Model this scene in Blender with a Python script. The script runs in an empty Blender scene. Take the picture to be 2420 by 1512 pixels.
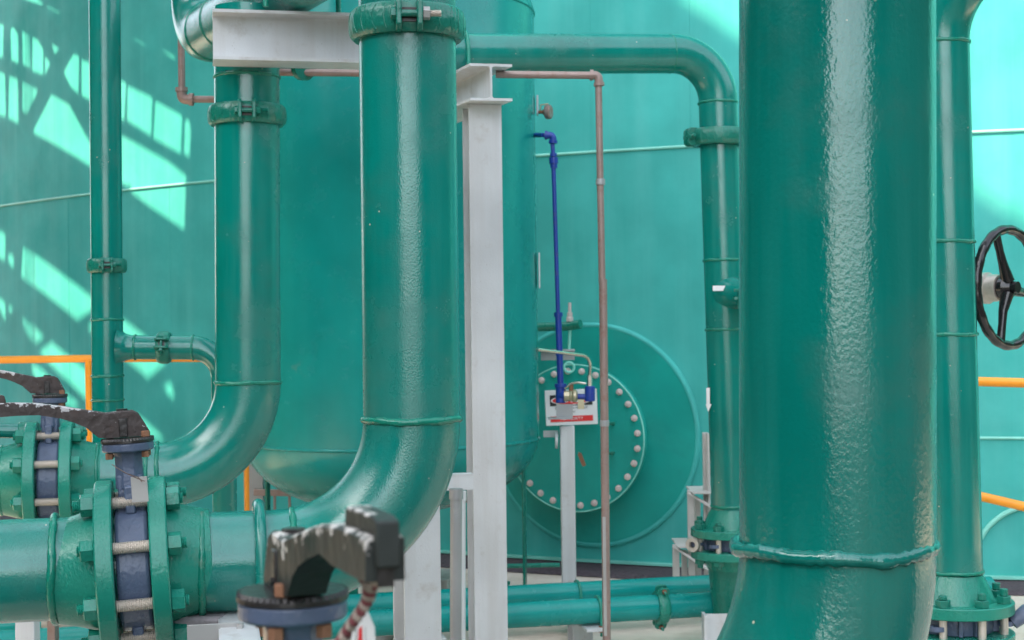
import bpy, bmesh, math, random
from mathutils import Vector as V, Matrix, geometry
R_ = math.radians
PI = math.pi
random.seed(7)
sc = bpy.context.scene
col = sc.collection

# ------------------------------------------------------------------ camera
CAMZ = 1.40
F = 3600.0                                   # focal length in photo units (2420 wide)
pitch = math.atan(19 / F); roll = R_(0.7)
fwd = V((0, math.cos(pitch), math.sin(pitch)))
r0 = V((1, 0, 0)); u0 = V((0, -math.sin(pitch), math.cos(pitch)))
rt = r0 * math.cos(roll) - u0 * math.sin(roll)
up = r0 * math.sin(roll) + u0 * math.cos(roll)
cam_d = bpy.data.cameras.new('camera'); cam = bpy.data.objects.new('camera', cam_d); col.objects.link(cam)
M = Matrix((rt, up, -fwd)).transposed().to_4x4(); M.translation = V((0, 0, CAMZ)); cam.matrix_world = M
cam_d.sensor_width = 36; cam_d.lens = F / 2420 * 36; cam_d.clip_end = 500; cam_d.clip_start = 0.05
cam_d.dof.use_dof = True; cam_d.dof.focus_distance = 3.6; cam_d.dof.aperture_fstop = 9
sc.camera = cam
CAM = V((0, 0, CAMZ))
def ray(px, py): return rt * ((px - 1210) / F) + up * ((756 - py) / F) + fwd
def P(px, py, Y):                            # a point of the place, at world depth Y
    d = ray(px, py); return CAM + d * (Y / d.y)

# ------------------------------------------------------------------ light
SUN_EL, SUN_AZ = R_(52), R_(45)              # light travels towards (+sin, +cos) of az
to_sun = V((-math.sin(SUN_AZ) * math.cos(SUN_EL), -math.cos(SUN_AZ) * math.cos(SUN_EL), math.sin(SUN_EL)))
w = bpy.data.worlds.new('World'); sc.world = w; w.use_nodes = True
nt = w.node_tree; bgn = nt.nodes['Background']
sky = nt.nodes.new('ShaderNodeTexSky'); sky.sky_type = 'NISHITA'; sky.sun_disc = False
sky.sun_elevation = SUN_EL; sky.sun_rotation = math.atan2(to_sun.x, to_sun.y)
sky.air_density = 1.0; sky.dust_density = 2.0; sky.ozone_density = 1.0
hs = nt.nodes.new('ShaderNodeHueSaturation'); hs.inputs['Saturation'].default_value = .4; nt.links.new(sky.outputs[0], hs.inputs['Color'])
nt.links.new(hs.outputs[0], bgn.inputs[0]); bgn.inputs[1].default_value = 0.15
sd = bpy.data.lights.new('sun', 'SUN'); sd.energy = 3.0; sd.angle = R_(0.5); sd.color = (1, .80, .54)
so = bpy.data.objects.new('sun', sd); col.objects.link(so)
so.rotation_euler = (-to_sun).to_track_quat('-Z', 'Y').to_euler()
sc.view_settings.view_transform = 'Standard'; sc.view_settings.look = 'None'
sc.view_settings.exposure = 2.1; sc.view_settings.gamma = 1; sc.view_settings.use_curve_mapping = False

# ------------------------------------------------------------------ materials
def mat(name, base, rough=.35, spec=.5, metal=0, coat=0, bump=None, dirt=None, chips=None, streak=None, speck=None, rvar=0, bump2=None):
    m = bpy.data.materials.new(name); m.use_nodes = True; n = m.node_tree; L = n.links; b = n.nodes['Principled BSDF']
    N = n.nodes.new
    tc = N('ShaderNodeTexCoord')
    def noise(scale, detail=3, rg=.5, vec=None, dist=0):
        x = N('ShaderNodeTexNoise'); x.inputs['Scale'].default_value = scale; x.inputs['Detail'].default_value = detail
        x.inputs['Roughness'].default_value = rg; x.inputs['Distortion'].default_value = dist
        L.new(vec or tc.outputs['Object'], x.inputs['Vector']); return x.outputs['Fac']
    def ramp(fac, lo, hi, a=0, c=1):
        r = N('ShaderNodeMapRange'); r.inputs[1].default_value = lo; r.inputs[2].default_value = hi
        r.inputs[3].default_value = a; r.inputs[4].default_value = c; L.new(fac, r.inputs[0]); return r.outputs[0]
    def mix(fac, a, c):
        x = N('ShaderNodeMix'); x.data_type = 'RGBA'; L.new(fac, x.inputs[0])
        for s, v in ((6, a), (7, c)):
            if isinstance(v, tuple): x.inputs[s].default_value = (*v, 1)
            else: L.new(v, x.inputs[s])
        return x.outputs[2]
    def mul(a, c):
        x = N('ShaderNodeMath'); x.operation = 'MULTIPLY'; L.new(a, x.inputs[0])
        if isinstance(c, (int, float)): x.inputs[1].default_value = c
        else: L.new(c, x.inputs[1])
        return x.outputs[0]
    c = mix(ramp(noise(3.1, 4), .3, .7), tuple(v * .86 for v in base), tuple(min(1, v * 1.12) for v in base))
    if streak:                                # rain streaks: noise stretched along the height
        mp = N('ShaderNodeMapping'); mp.inputs['Scale'].default_value = (1, 1, .05); L.new(tc.outputs['Object'], mp.inputs[0])
        c = mix(mul(ramp(noise(streak[0], 5, .6, mp.outputs[0]), .45, .75), streak[2]), c, streak[1])
    dm_ = None
    if dirt:
        dm_ = ramp(noise(dirt[0], 7, .65), dirt[2], dirt[2] + .2)
        c = mix(mul(dm_, dirt[3]), c, dirt[1])
    if speck:                                 # scattered specks of paint and grit
        vo = N('ShaderNodeTexVoronoi'); vo.inputs['Scale'].default_value = speck[0]; L.new(tc.outputs['Object'], vo.inputs['Vector'])
        c = mix(mul(ramp(vo.outputs['Distance'], .075, .05), ramp(noise(speck[0] * .3, 1), .56, .6)), c, speck[1])
    if chips:                                 # chipped coat: mask follows the 'wear' attribute
        at = N('ShaderNodeAttribute'); at.attribute_name = 'wear'
        ad = N('ShaderNodeMath'); ad.operation = 'ADD'; L.new(noise(chips[0], 6, .6), ad.inputs[0]); L.new(mul(at.outputs['Fac'], chips[2]), ad.inputs[1])
        c = mix(ramp(ad.outputs[0], chips[3], chips[3] + .02), c, chips[1])
    L.new(c, b.inputs['Base Color'])
    b.inputs['Metallic'].default_value = metal; b.inputs['Specular IOR Level'].default_value = spec
    b.inputs['Coat Weight'].default_value = coat; b.inputs['Coat Roughness'].default_value = .12
    ro = ramp(noise(9, 5, .6), .3, .75, max(.03, rough - rvar), rough + rvar)
    if dm_ is not None:
        ad = N('ShaderNodeMath'); ad.operation = 'ADD'; L.new(ro, ad.inputs[0]); L.new(mul(dm_, .30), ad.inputs[1]); ro = ad.outputs[0]
    L.new(ro, b.inputs['Roughness'])
    if bump:
        bu = N('ShaderNodeBump'); bu.inputs['Distance'].default_value = bump[2]; bu.inputs['Strength'].default_value = bump[1]
        mz = N('ShaderNodeMapping'); mz.inputs['Scale'].default_value = (1, 1, .7); L.new(tc.outputs['Object'], mz.inputs[0])
        L.new(noise(bump[0], 1.5, .5, mz.outputs[0]), bu.inputs['Height'])
        o = bu.outputs[0]
        if bump2:
            b2 = N('ShaderNodeBump'); b2.inputs['Distance'].default_value = bump2[2]; b2.inputs['Strength'].default_value = bump2[1]
            L.new(noise(bump2[0], 2, .5), b2.inputs['Height']); L.new(o, b2.inputs['Normal']); o = b2.outputs[0]
        L.new(o, b.inputs['Normal']); L.new(o, b.inputs['Coat Normal'])
    return m

GREY_DIRT = (.22, .2, .17)
G = (.001, .185, .152)
m_pipe = mat('green_gloss_paint', G, .12, .75, bump=(300, .34, .0014), dirt=(2.6, (.03, .15, .12), .50, .5), speck=(30, (.5, .5, .4)), rvar=.06, streak=(26, (.03, .24, .20), .45))
m_big = mat('thick_green_gloss_paint', (.001, .150, .122), .10, .8, bump=(150, .33, .002), bump2=(380, .22, .001), dirt=(2.3, (.04, .12, .10), .50, .5), speck=(24, (.55, .52, .38)), rvar=.07, streak=(20, (.02, .20, .17), .5))
m_fl = mat('green_flange_paint', (.01, .21, .15), .3, .5, bump=(160, .5, .002), dirt=(9, (.16, .14, .09), .6, .5), rvar=.1)
m_weld = mat('green_weld_paint', (.006, .19, .13), .25, .5, bump=(90, .6, .003), dirt=(14, (.2, .2, .14), .6, .6), rvar=.1)
m_cast = mat('cast_green_paint', (.006, .16, .115), .3, .5, bump=(70, .7, .004), dirt=(11, (.22, .21, .15), .58, .55), rvar=.1)
m_tank = mat('tank_green_paint', (.062, .43, .395), .55, .15, bump=(14, .12, .004), streak=(7, (.11, .50, .465), .65), dirt=(1.1, (.04, .36, .33), .48, .55), rvar=.06)
m_seam = mat('tank_seam_paint', (.24, .66, .56), .45, .4, bump=(60, .3, .003))
m_cover = mat('manhole_green_paint', (.01, .33, .28), .4, .35, bump=(60, .2, .002), dirt=(5, (.01, .27, .23), .5, .5))
m_vessel = mat('vessel_green_paint', (.004, .25, .23), .25, .4, bump=(55, .08, .002), streak=(5, (.04, .34, .28), .35), dirt=(6, (.25, .25, .17), .66, .5), rvar=.08)
m_white = mat('grey_white_steel_paint', (.54, .56, .57), .42, .4, bump=(170, .35, .0015), streak=(16, (.40, .38, .36), .5), dirt=(13, (.30, .25, .20), .57, .5), speck=(70, (.12, .08, .06)), rvar=.08)
m_blue = mat('blue_cast_paint', (.085, .115, .185), .32, .5, bump=(110, .6, .003), dirt=(8, (.10, .11, .14), .55, .5), rvar=.1)
m_blue2 = mat('bright_blue_paint', (.014, .045, .30), .3, .5, bump=(130, .4, .002), dirt=(26, (.10, .09, .14), .56, .6))
m_black = mat('chipped_black_iron', (.055, .044, .042), .5, .3, bump=(60, .9, .006), bump2=(240, .5, .002), chips=(70, (.46, .46, .47), .42, .862), dirt=(16, (.09, .06, .05), .55, .6), rvar=.1)
m_fgblack = mat('splashed_black_iron', (.030, .036, .034), .5, .22, bump=(50, .6, .004), chips=(48, (.58, .56, .53), .42, .895), dirt=(9, (.012, .045, .035), .5, .7))
m_bplate = mat('black_notch_plate', (.02, .018, .018), .4, .5, bump=(90, .7, .003), dirt=(22, (.14, .08, .05), .6, .6))
m_stud = mat('bare_steel_stud', (.58, .52, .46), .38, metal=.45, bump=(90, .4, .002), dirt=(40, (.3, .2, .14), .56, .5))
m_rust = mat('rusty_steel', (.24, .12, .07), .7, .3, bump=(80, .5, .003), dirt=(30, (.1, .04, .02), .5, .6))
m_galv = mat('galvanised_conduit', (.29, .215, .195), .4, .5, metal=.35, bump=(60, .3, .002), dirt=(26, (.24, .12, .09), .52, .6))
m_gal2 = mat('grey_galvanised_steel', (.33, .34, .35), .4, .5, metal=.4, bump=(40, .3, .002), dirt=(16, (.5, .5, .5), .6, .5))
m_bolt = mat('zinc_bolt_head', (.72, .60, .58), .4, .5, metal=.3, bump=(60, .3, .002))
m_orange = mat('orange_rail_paint', (.88, .32, .02), .4, .5, bump=(60, .2, .002), dirt=(12, (.5, .12, .02), .6, .5))
m_brass = mat('pale_brass', (.45, .40, .27), .35, metal=.6, bump=(80, .4, .002), dirt=(30, (.3, .2, .12), .55, .7))
m_steel = mat('stainless_tube', (.55, .52, .46), .25, metal=.9)
m_blackgloss = mat('black_gloss_enamel', (.012, .011, .013), .2, .6, bump=(80, .3, .002), dirt=(24, (.12, .09, .09), .66, .5))
m_floor = mat('beige_concrete', (.66, .57, .49), .8, .2, bump=(30, .5, .006), dirt=(2.5, (.38, .30, .23), .5, .6), speck=(40, (.3, .22, .16)))
m_bitumen = mat('dark_bitumen', (.075, .06, .07), .8, .3, bump=(40, .9, .02), dirt=(50, (.16, .14, .15), .55, .7))
m_lump = mat('lumpy_grey_paint', (.26, .24, .25), .45, .4, bump=(26, .8, .01), bump2=(90, .6, .004), dirt=(14, (.1, .09, .1), .55, .6))
m_conc = mat('grey_concrete', (.42, .40, .37), .8, .2, bump=(26, .8, .008), dirt=(6, (.2, .18, .16), .5, .6))
m_stair = mat('pale_stair_steel', (.58, .54, .52), .6, .3, bump=(30, .5, .004), dirt=(20, (.4, .2, .1), .64, .6))
m_label = mat('white_label', (.78, .78, .78), .4, .4)
m_red = mat('red_print', (.75, .03, .03), .4, .4)
m_inkblack = mat('black_print', (.02, .02, .022), .4, .4)
m_plate = mat('grey_alloy_tag', (.36, .36, .35), .35, .4, metal=.2, dirt=(30, (.6, .25, .15), .66, .6))
m_rope1 = mat('cream_rope', (.34, .28, .24), .9, .2, bump=(200, .8, .004))
m_rope2 = mat('red_rope', (.17, .055, .06), .9, .2, bump=(200, .8, .004))
m_wire = mat('thin_brown_wire', (.16, .10, .08), .5, metal=.4)
m_blocker = mat('blocker_sheet', (.45, .47, .46), .5)  # sheet of the added sun blockers
m_yardg = mat('dark_yard_gravel', (.06, .06, .055), .9, .2, bump=(40, .6, .01))
m_surround = mat('dark_surround_paint', (.012, .045, .035), .7, .2)  # dark paint of unseen walls and tanks added for darker reflections

# ------------------------------------------------------------------ mesh kit
def basis(a, hint=None):
    a = a.normalized(); h = hint or (V((0, 0, 1)) if abs(a.z) < .9 else V((0, -1, 0)))
    x = h.cross(a)
    if x.length < 1e-6: x = V((1, 0, 0)).cross(a)
    x.normalize(); return x, a.cross(x).normalized(), a
class MB:
    def __init__(s): s.v = []; s.f = []; s.wear = {}
    def add(s, vs, fs):
        o = len(s.v); s.v += [V(q) for q in vs]; s.f += [tuple(i + o for i in f) for f in fs]; return o
    def box(s, c, size, B=None):
        X, Y, Z = B or (V((1, 0, 0)), V((0, 1, 0)), V((0, 0, 1)))
        h = [x / 2 for x in size]
        s.add([V(c) + X * (i * h[0]) + Y * (j * h[1]) + Z * (k * h[2]) for k in (-1, 1) for j in (-1, 1) for i in (-1, 1)],
              [(0, 2, 3, 1), (4, 5, 7, 6), (0, 1, 5, 4), (2, 6, 7, 3), (0, 4, 6, 2), (1, 3, 7, 5)]); return s
    def lathe(s, o, a, prof, n=32, hint=None):        # prof: (radius, height along a)
        x, y, a = basis(V(a), hint); o = V(o); vs = []; fs = []; k = len(prof)
        for j in range(n):
            t = 2 * PI * j / n; d = x * math.cos(t) + y * math.sin(t)
            vs += [o + d * r + a * h for r, h in prof]
        for j in range(n):
            for i in range(k - 1):
                A = j * k + i; Bq = ((j + 1) % n) * k + i; fs.append((A, Bq, Bq + 1, A + 1))
        s.add(vs, fs); return s
    def cyl(s, p0, p1, r, r1=None, n=20, hint=None, ch=0):
        p0, p1 = V(p0), V(p1); L = (p1 - p0).length; r1 = r if r1 is None else r1
        pr = [(1e-5, 0), (r - ch, 0)] + ([(r, ch)] if ch else []) + ([(r1, L - ch)] if ch else []) + [(r1 - ch, L), (1e-5, L)]
        return s.lathe(p0, p1 - p0, pr, n, hint)
    def hexa(s, p0, p1, af, rot=0, hint=None):        # hex nut, af across corners radius
        p0, p1 = V(p0), V(p1); L = (p1 - p0).length; x, y, a = basis(p1 - p0, hint)
        x2 = x * math.cos(rot) + y * math.sin(rot)
        c = af * .1
        return s.lathe(p0, a, [(1e-5, 0), (af - c * .5, 0), (af, c * .6), (af, L - c * .8), (af - c, L), (1e-5, L)], 6, x2)
    def tube(s, pts, r, n=16, closed=False, cap=True):
        pts = [V(q) for q in pts]; k = len(pts)
        rr = r if isinstance(r, (list, tuple)) else [r] * k
        tg = []
        for i in range(k):
            a = pts[(i - 1) % k] if (closed or i > 0) else pts[i]; b = pts[(i + 1) % k] if (closed or i < k - 1) else pts[i]
            tg.append((b - a).normalized())
        x, y, _ = basis(tg[0]); rings = []; vs = []
        for i in range(k):
            if i:
                q = tg[i - 1].rotation_difference(tg[i]); x = q @ x
            x = (x - tg[i] * x.dot(tg[i])).normalized(); y = tg[i].cross(x)
            vs += [pts[i] + (x * math.cos(2 * PI * j / n) + y * math.sin(2 * PI * j / n)) * rr[i] for j in range(n)]
        fs = []
        for i in range(k if closed else k - 1):
            for j in range(n):
                a = i * n + j; b = i * n + (j + 1) % n; i2 = (i + 1) % k
                fs.append((a, b, i2 * n + (j + 1) % n, i2 * n + j))
        if cap and not closed:
            fs.append(tuple(range(n))[::-1]); fs.append(tuple((k - 1) * n + j for j in range(n)))
        s.add(vs, fs); return s
    def prism(s, poly, o, X, Y, t):                   # poly in X,Y; extruded both ways along X x Y
        Z = X.cross(Y).normalized(); k = len(poly); o = V(o)
        vs = [o + X * a + Y * b - Z * (t / 2) for a, b in poly] + [o + X * a + Y * b + Z * (t / 2) for a, b in poly]
        s.add(vs, [tuple(range(k))[::-1], tuple(range(k, 2 * k))] + [(i, (i + 1) % k, (i + 1) % k + k, i + k) for i in range(k)]); return s
    def build(s, name, m, parent=None, ang=32, bevel=0, loc=None, sub=0):
        L = V(parent['_loc']) if (parent is not None and '_loc' in parent) else V(loc or (0, 0, 0))
        me = bpy.data.meshes.new(name); me.from_pydata([tuple(q - L) for q in s.v], [], s.f); me.update()
        bm = bmesh.new(); bm.from_mesh(me); bmesh.ops.recalc_face_normals(bm, faces=bm.faces); bm.to_mesh(me); bm.free()
        for p in me.polygons: p.use_smooth = True
        me.set_sharp_from_angle(angle=R_(ang))
        if s.wear:
            at = me.attributes.new('wear', 'FLOAT', 'POINT')
            for i, q in s.wear.items(): at.data[i].value = q
        me.materials.append(m)
        o = bpy.data.objects.new(name, me); col.objects.link(o)
        if parent is not None: o.parent = parent
        else: o.location = L
        o['_loc'] = tuple(L)
        if bevel:
            b = o.modifiers.new('bevel', 'BEVEL'); b.width = bevel; b.segments = 2; b.limit_method = 'ANGLE'; b.angle_limit = R_(40)
        return o
def tag(o, label=None, cat=None, group=None, kind=None):
    for k, q in (('label', label), ('category', cat), ('group', group), ('kind', kind)):
        if q: o[k] = q
    return o
def thing(name, loc, label, cat, group=None):
    o = bpy.data.objects.new(name, None); col.objects.link(o); o.location = loc; o['_loc'] = tuple(loc)
    o.empty_display_size = .1; return tag(o, label, cat, group)
def path(corners, rad, seg=14):                       # polyline with filleted corners
    c = [V(q) for q in corners]; out = [c[0]]
    for i in range(1, len(c) - 1):
        a = (c[i - 1] - c[i]).normalized(); b = (c[i + 1] - c[i]).normalized(); r = rad[i - 1] if isinstance(rad, (list, tuple)) else rad
        th = a.angle(b); d = r / math.tan(th / 2); cen = c[i] + (a + b).normalized() * (r / math.sin(th / 2))
        p0 = c[i] + a * d; p1 = c[i] + b * d; v0 = p0 - cen; v1 = p1 - cen; an = v0.angle(v1); ax = v0.cross(v1).normalized()
        for k in range(seg + 1): out.append(cen + Matrix.Rotation(an * k / seg, 3, ax) @ v0)
    out.append(c[-1]); return out
def densify(pts, step=.05):
    o = [pts[0]]
    for a, b in zip(pts, pts[1:]):
        k = max(1, int((b - a).length / step)); o += [a + (b - a) * (i / k) for i in range(1, k + 1)]
    return o
def weld(parent, c, a, R, r=.006, m=None, j=.25, n=72, name='weld_seam'):
    x, y, a = basis(V(a)); b = MB(); pts = []; rr = []
    ph = [random.uniform(0, 6.3) for _ in range(3)]
    for i in range(n):
        t = 2 * PI * i / n; wob = (math.sin(3 * t + ph[0]) + .6 * math.sin(7 * t + ph[1])) * r * j * .6
        pts.append(V(c) + (x * math.cos(t) + y * math.sin(t)) * (R - r * .2) + a * wob)
        rr.append(r * (1 + j * random.uniform(-.5, .5)))
    b.tube(pts, rr, 10, closed=True); return b.build(name, m or m_weld, parent, ang=80)
def line_at(p0, p1, py):                              # the point of segment p0-p1 seen at photo height py
    lo, hi = 0., 1.
    f = lambda t: 756 - ((p0.lerp(p1, t) - CAM).dot(up) / (p0.lerp(p1, t) - CAM).dot(fwd)) * F
    inc = f(1) > f(0)
    for _ in range(40):
        t = (lo + hi) / 2
        if (f(t) < py) == inc: lo = t
        else: hi = t
    return p0.lerp(p1, (lo + hi) / 2)
def line_x(p0, p1, px):
    lo, hi = 0., 1.
    f = lambda t: 1210 + ((p0.lerp(p1, t) - CAM).dot(rt) / (p0.lerp(p1, t) - CAM).dot(fwd)) * F
    inc = f(1) > f(0)
    for _ in range(40):
        t = (lo + hi) / 2
        if (f(t) < px) == inc: lo = t
        else: hi = t
    return p0.lerp(p1, (lo + hi) / 2)
YAW = R_(12); EX = V((math.cos(YAW), math.sin(YAW), 0)); EY = V((-math.sin(YAW), math.cos(YAW), 0)); EZ = V((0, 0, 1))
Y2 = R_(21); EX2 = V((math.cos(Y2), math.sin(Y2), 0)); EY2 = V((-math.sin(Y2), math.cos(Y2), 0))

def coupling(parent, c, a, R, hh, front, m=m_cast, k=1.0, bolt_m=None, dm=None):
    """grooved pipe coupling round axis a at c; front: direction from the axis to the bolt pads"""
    a = V(a).normalized(); c = V(c); fr = V(front); fr = (fr - a * fr.dot(a)).normalized(); s = a.cross(fr).normalized()
    b = MB(); Ri = R - .034 * k
    prof = [(Ri, -hh), (R - .010 * k, -hh), (R - .003 * k, -hh * .8), (R, -hh * .45), (R + .001, 0), (R, hh * .45), (R - .003 * k, hh * .8), (R - .010 * k, hh), (Ri, hh), (Ri, -hh)]
    b.lathe(c, a, prof, 72)
    rb = b                                        # raised cast ribs on the housing
    for i in range(26):
        t = 2 * PI * i / 26 + .05
        d = fr * math.cos(t) + s * math.sin(t)
        if abs(math.cos(t)) > .93: continue
        tt = a.cross(d)
        pts = [c + d * (R + .0002) * 1.0 + a * (u * hh * .8) + tt * (.010 * k * (u * u) * (1 if i % 2 else .5)) - d * (abs(u) ** 3 * .004 * k) for u in (-1, -.5, 0, .5, 1)]
        rb.tube(pts, .0016 * k, 6)
    o = b.build('coupling', m, parent, ang=40)
    for sg in (-1, 1):
        for fb in (1, -1):
            base = c + fr * (fb * (R - .004 * k)) + s * (sg * .023 * k)
            sb = MB(); X, Yv, Z = s, a, fr * fb
            pts = [(-hh * 1.05, -.012 * k), (hh * 1.05, -.012 * k), (hh * 1.1, .020 * k), (hh * .75, .033 * k), (-hh * .75, .033 * k), (-hh * 1.1, .020 * k)]
            sb.prism(pts, base, Yv, Z, .012 * k); sb.build('ear', m, o, bevel=.0025 * k)
    sl = MB(); sl.box(c + fr * (R - .004 * k), (.030 * k, hh * .9, .014 * k), (s, a, fr)); sl.build('split', m_bplate, o)
    for fb in (1, -1):
        q = c + fr * (fb * (R + .014 * k))
        h = MB(); h.cyl(q - s * .033 * k, q + s * .030 * k, .0075 * k, n=14); h.hexa(q - s * .040 * k, q - s * .029 * k, .014 * k)
        h.build('bolt', m, o)
        nn = MB(); nn.hexa(q + s * .030 * k, q + s * .045 * k, .0145 * k, rot=.3); nn.build('nut', bolt_m or m, o)
        t = MB(); L = .024 * k; t.lathe(q + s * .045 * k, s, [(1e-5, 0)] + [((.0078 if i % 2 else .0064) * k, L * i / 18) for i in range(19)] + [(1e-5, L)], 16)
        t.build('thread', dm or m, o)
    return o

def thread_prof(r, L, pitch=.0032):
    k = max(4, int(L / pitch) * 2); return [(1e-5, 0)] + [(r if i % 2 else r * .86, L * i / k) for i in range(k + 1)] + [(1e-5, L)]

# ------------------------------------------------------------------ ground and tank
g = MB(); g.add([(-120, -120, -.004), (120, -120, -.004), (120, 120, -.004), (-120, 120, -.004)], [(0, 1, 2, 3)])
tag(g.build('ground', m_yardg), kind='structure')
g = MB(); g.box((0, 12, -.05), (34, 18.4, .1)); tag(g.build('pavement', m_floor), kind='structure')

TC = V((6.139, 21.635, 0)); TR = 13.94
Z_SEAM = CAMZ + 1.0223; Z_BASE = CAMZ - 1.3554
def on_tank(px, py, off=0.):
    d = ray(px, py); o = CAM - TC; A = d.x ** 2 + d.y ** 2; B = 2 * (o.x * d.x + o.y * d.y); C = o.x ** 2 + o.y ** 2 - (TR + off) ** 2
    t = (-B - math.sqrt(max(0, B * B - 4 * A * C))) / (2 * A); return CAM + d * t
def tank_pt(p, off=0.):                               # ray toward camera handled by on_tank; here radial push
    r = V((p.x - TC.x, p.y - TC.y, 0)).normalized(); return TC + r * (TR + off) + V((0, 0, p.z))
tank = thing('storage_tank', TC, 'huge turquoise green cylindrical storage tank filling the background behind the pipework', 'tank')
b = MB(); b.lathe(TC, EZ, [(TR, .01), (TR, 3), (TR, 8.5), (1e-3, 9.3)], 256); b.build('wall', m_tank, tank, ang=20)
def ring(z, r, a0=0, a1=2 * PI, n=400, off=.004):
    pts = [TC + V((math.cos(a0 + (a1 - a0) * i / n) * (TR + off), math.sin(a0 + (a1 - a0) * i / n) * (TR + off), z)) for i in range(n + (0 if a1 - a0 >= 6.28 else 1))]
    b = MB(); b.tube(pts, r, 8, closed=a1 - a0 >= 6.28); return b
ring(Z_SEAM, .009).build('weld_seam', m_seam, tank)
def ang_of(px, py=900):
    q = on_tank(px, py); return math.atan2(q.y - TC.y, q.x - TC.x)
zl = on_tank(2380, 1035).z
ring(zl, .008, ang_of(2180), ang_of(2419) + .5, 60).build('weld_seam', m_seam, tank)
for px, z0, z1 in ((405, .1, Z_SEAM), (1405, Z_SEAM, 5), (1640, Z_SEAM, 5), (165, Z_SEAM - 1.9, Z_SEAM)):
    a = ang_of(px); q = TC + V((math.cos(a) * TR, math.sin(a) * TR, 0))
    b = MB(); b.tube([q + EZ * z0, q + EZ * z1], .002, 8); b.build('vertical_seam', m_tank, tank)
b = MB(); b.lathe(TC, EZ, [(TR - .05, Z_BASE - .012), (TR + .055, Z_BASE - .012), (TR + .055, Z_BASE), (TR - .05, Z_BASE)], 256); b.build('base_flange', m_seam, tank)
b = MB(); b.lathe(TC, EZ, [(TR - .2, .004), (TR + .36, .004), (TR + .33, .022), (TR - .2, .03)], 256)
tag(b.build('tank_foundation', m_bitumen), 'dark bitumen strip along the foot of the big green tank', 'kerb')
# manhole
mc = on_tank(1400, 1027)
nrm = V((mc.x - TC.x, mc.y - TC.y, 0)).normalized(); tang = EZ.cross(nrm).normalized()
def disc_on(c, n, r, t0, t1, seg=72, ch=.003):
    b = MB(); b.cyl(c + n * t0, c + n * t1, r, n=seg, ch=ch); return b
ms = mc.y / F
PADR = 258 * ms
b = MB(); pts = []; 
for i in range(97):                                   # pad wraps the curved wall
    pass
nr, na = 10, 96
vs = []; fs = []
for lay, off in ((0, .028), (1, -.02)):
    for j in range(nr + 1):
        rr = PADR * j / nr
        for i in range(na):
            t = 2 * PI * i / na; q = mc + tang * (rr * math.cos(t)) + EZ * (rr * math.sin(t)); vs.append(tank_pt(q, off))
for j in range(nr):
    for i in range(na):
        i2 = (i + 1) % na; fs.append((j * na + i, j * na + i2, (j + 1) * na + i2, (j + 1) * na + i))
o2 = (nr + 1) * na
for i in range(na): fs.append((nr * na + i, nr * na + (i + 1) % na, o2 + nr * na + (i + 1) % na, o2 + nr * na + i))
b.add(vs, fs); b.build('manhole_pad', m_cover, tank)
pts = [tank_pt(mc + tang * (PADR * math.cos(t)) + EZ * (PADR * math.sin(t)), .012) for t in [2 * PI * i / 120 for i in range(120)]]
b = MB(); b.tube(pts, .019, 12, closed=True); b.build('pad_weld', m_tank, tank)
cov = mc + nrm * .27
COVR = 172 * ms * .98
b = MB(); b.cyl(mc - nrm * .1, cov, COVR * .80, n=72); b.build('manhole_neck', m_cover, tank)
b = MB(); b.cyl(cov - nrm * .045, cov - nrm * .012, COVR, n=96, ch=.003); b.build('manhole_flange', m_cover, tank)
b = MB(); b.cyl(cov - nrm * .009, cov + nrm * .016, COVR, n=96, ch=.003); cover = b.build('manhole_cover', m_cover, tank)
b = MB(); b.tube([cov + nrm * .014 + tang * (COVR * math.cos(t)) + EZ * (COVR * math.sin(t)) for t in [2 * PI * i / 96 for i in range(96)]], .0045, 6, closed=True); b.build('cover_rim', m_seam, cover)
for i in range(28):
    t = 2 * PI * (i + .4) / 28; q = cov + nrm * .016 + (tang * math.cos(t) + EZ * math.sin(t)) * COVR * .915
    b = MB(); b.cyl(q, q + nrm * .004, .019, n=14); b.hexa(q + nrm * .004, q + nrm * .018, .0165, rot=random.random()); b.cyl(q + nrm * .018, q + nrm * .028, .008, n=10); b.build('bolt', m_bolt, cover)
for px, py in ((1450, 1003), (1449, 1073)):
    q = cov + nrm * .016; d = ray(px, py); t = (q - CAM).dot(nrm) / d.dot(nrm); q = CAM + d * t
    b = MB(); b.tube([q, q + nrm * .06 + EZ * .01, q + nrm * .06 + EZ * .012 + tang * .03], .008, 8); b.build('handle', m_fl, cover)
# davit arm that carries the cover
top = cov + nrm * .05 + EZ * 0
dv = P(1347, 770, top.y)
dva = MB(); pl = P(1180, 800, top.y + .25); dva.tube(path([pl - EZ * .9, pl + EZ * .06, dv, dv + (dv - pl).normalized() * .07], [.12, .2]), .026, 18)
davit = dva.build('davit_arm', m_fl, tank)
b = MB(); b.lathe(dv + EZ * .026, EZ, [(.020, 0), (.020, .022), (.015, .026), (.015, .05), (.009, .052), (.009, .105), (1e-5, .107)], 12); b.build('eye_bolt', m_bolt, davit)
b = MB(); q = P(1345, 868, top.y); b.tube([dv - EZ * .02, q + EZ * .07, q + EZ * .05], .008, 8); b.tube([q + V((math.cos(t) * .028, 0, math.sin(t) * .028)) for t in [2 * PI * i / 20 for i in range(20)]], .007, 8, closed=True); b.build('hanger_rod', m_seam, davit)
# second small pad at the far right of the wall
q0 = on_tank(2452, 1345); pr = 150 * q0.y / F
pts = [tank_pt(q0 + V((math.cos(t) * pr, 0, math.sin(t) * pr)), .01) for t in [2 * PI * i / 80 for i in range(80)]]
b = MB(); b.tube(pts, .014, 10, closed=True); b.build('nozzle_pad', m_seam, tank)

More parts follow.
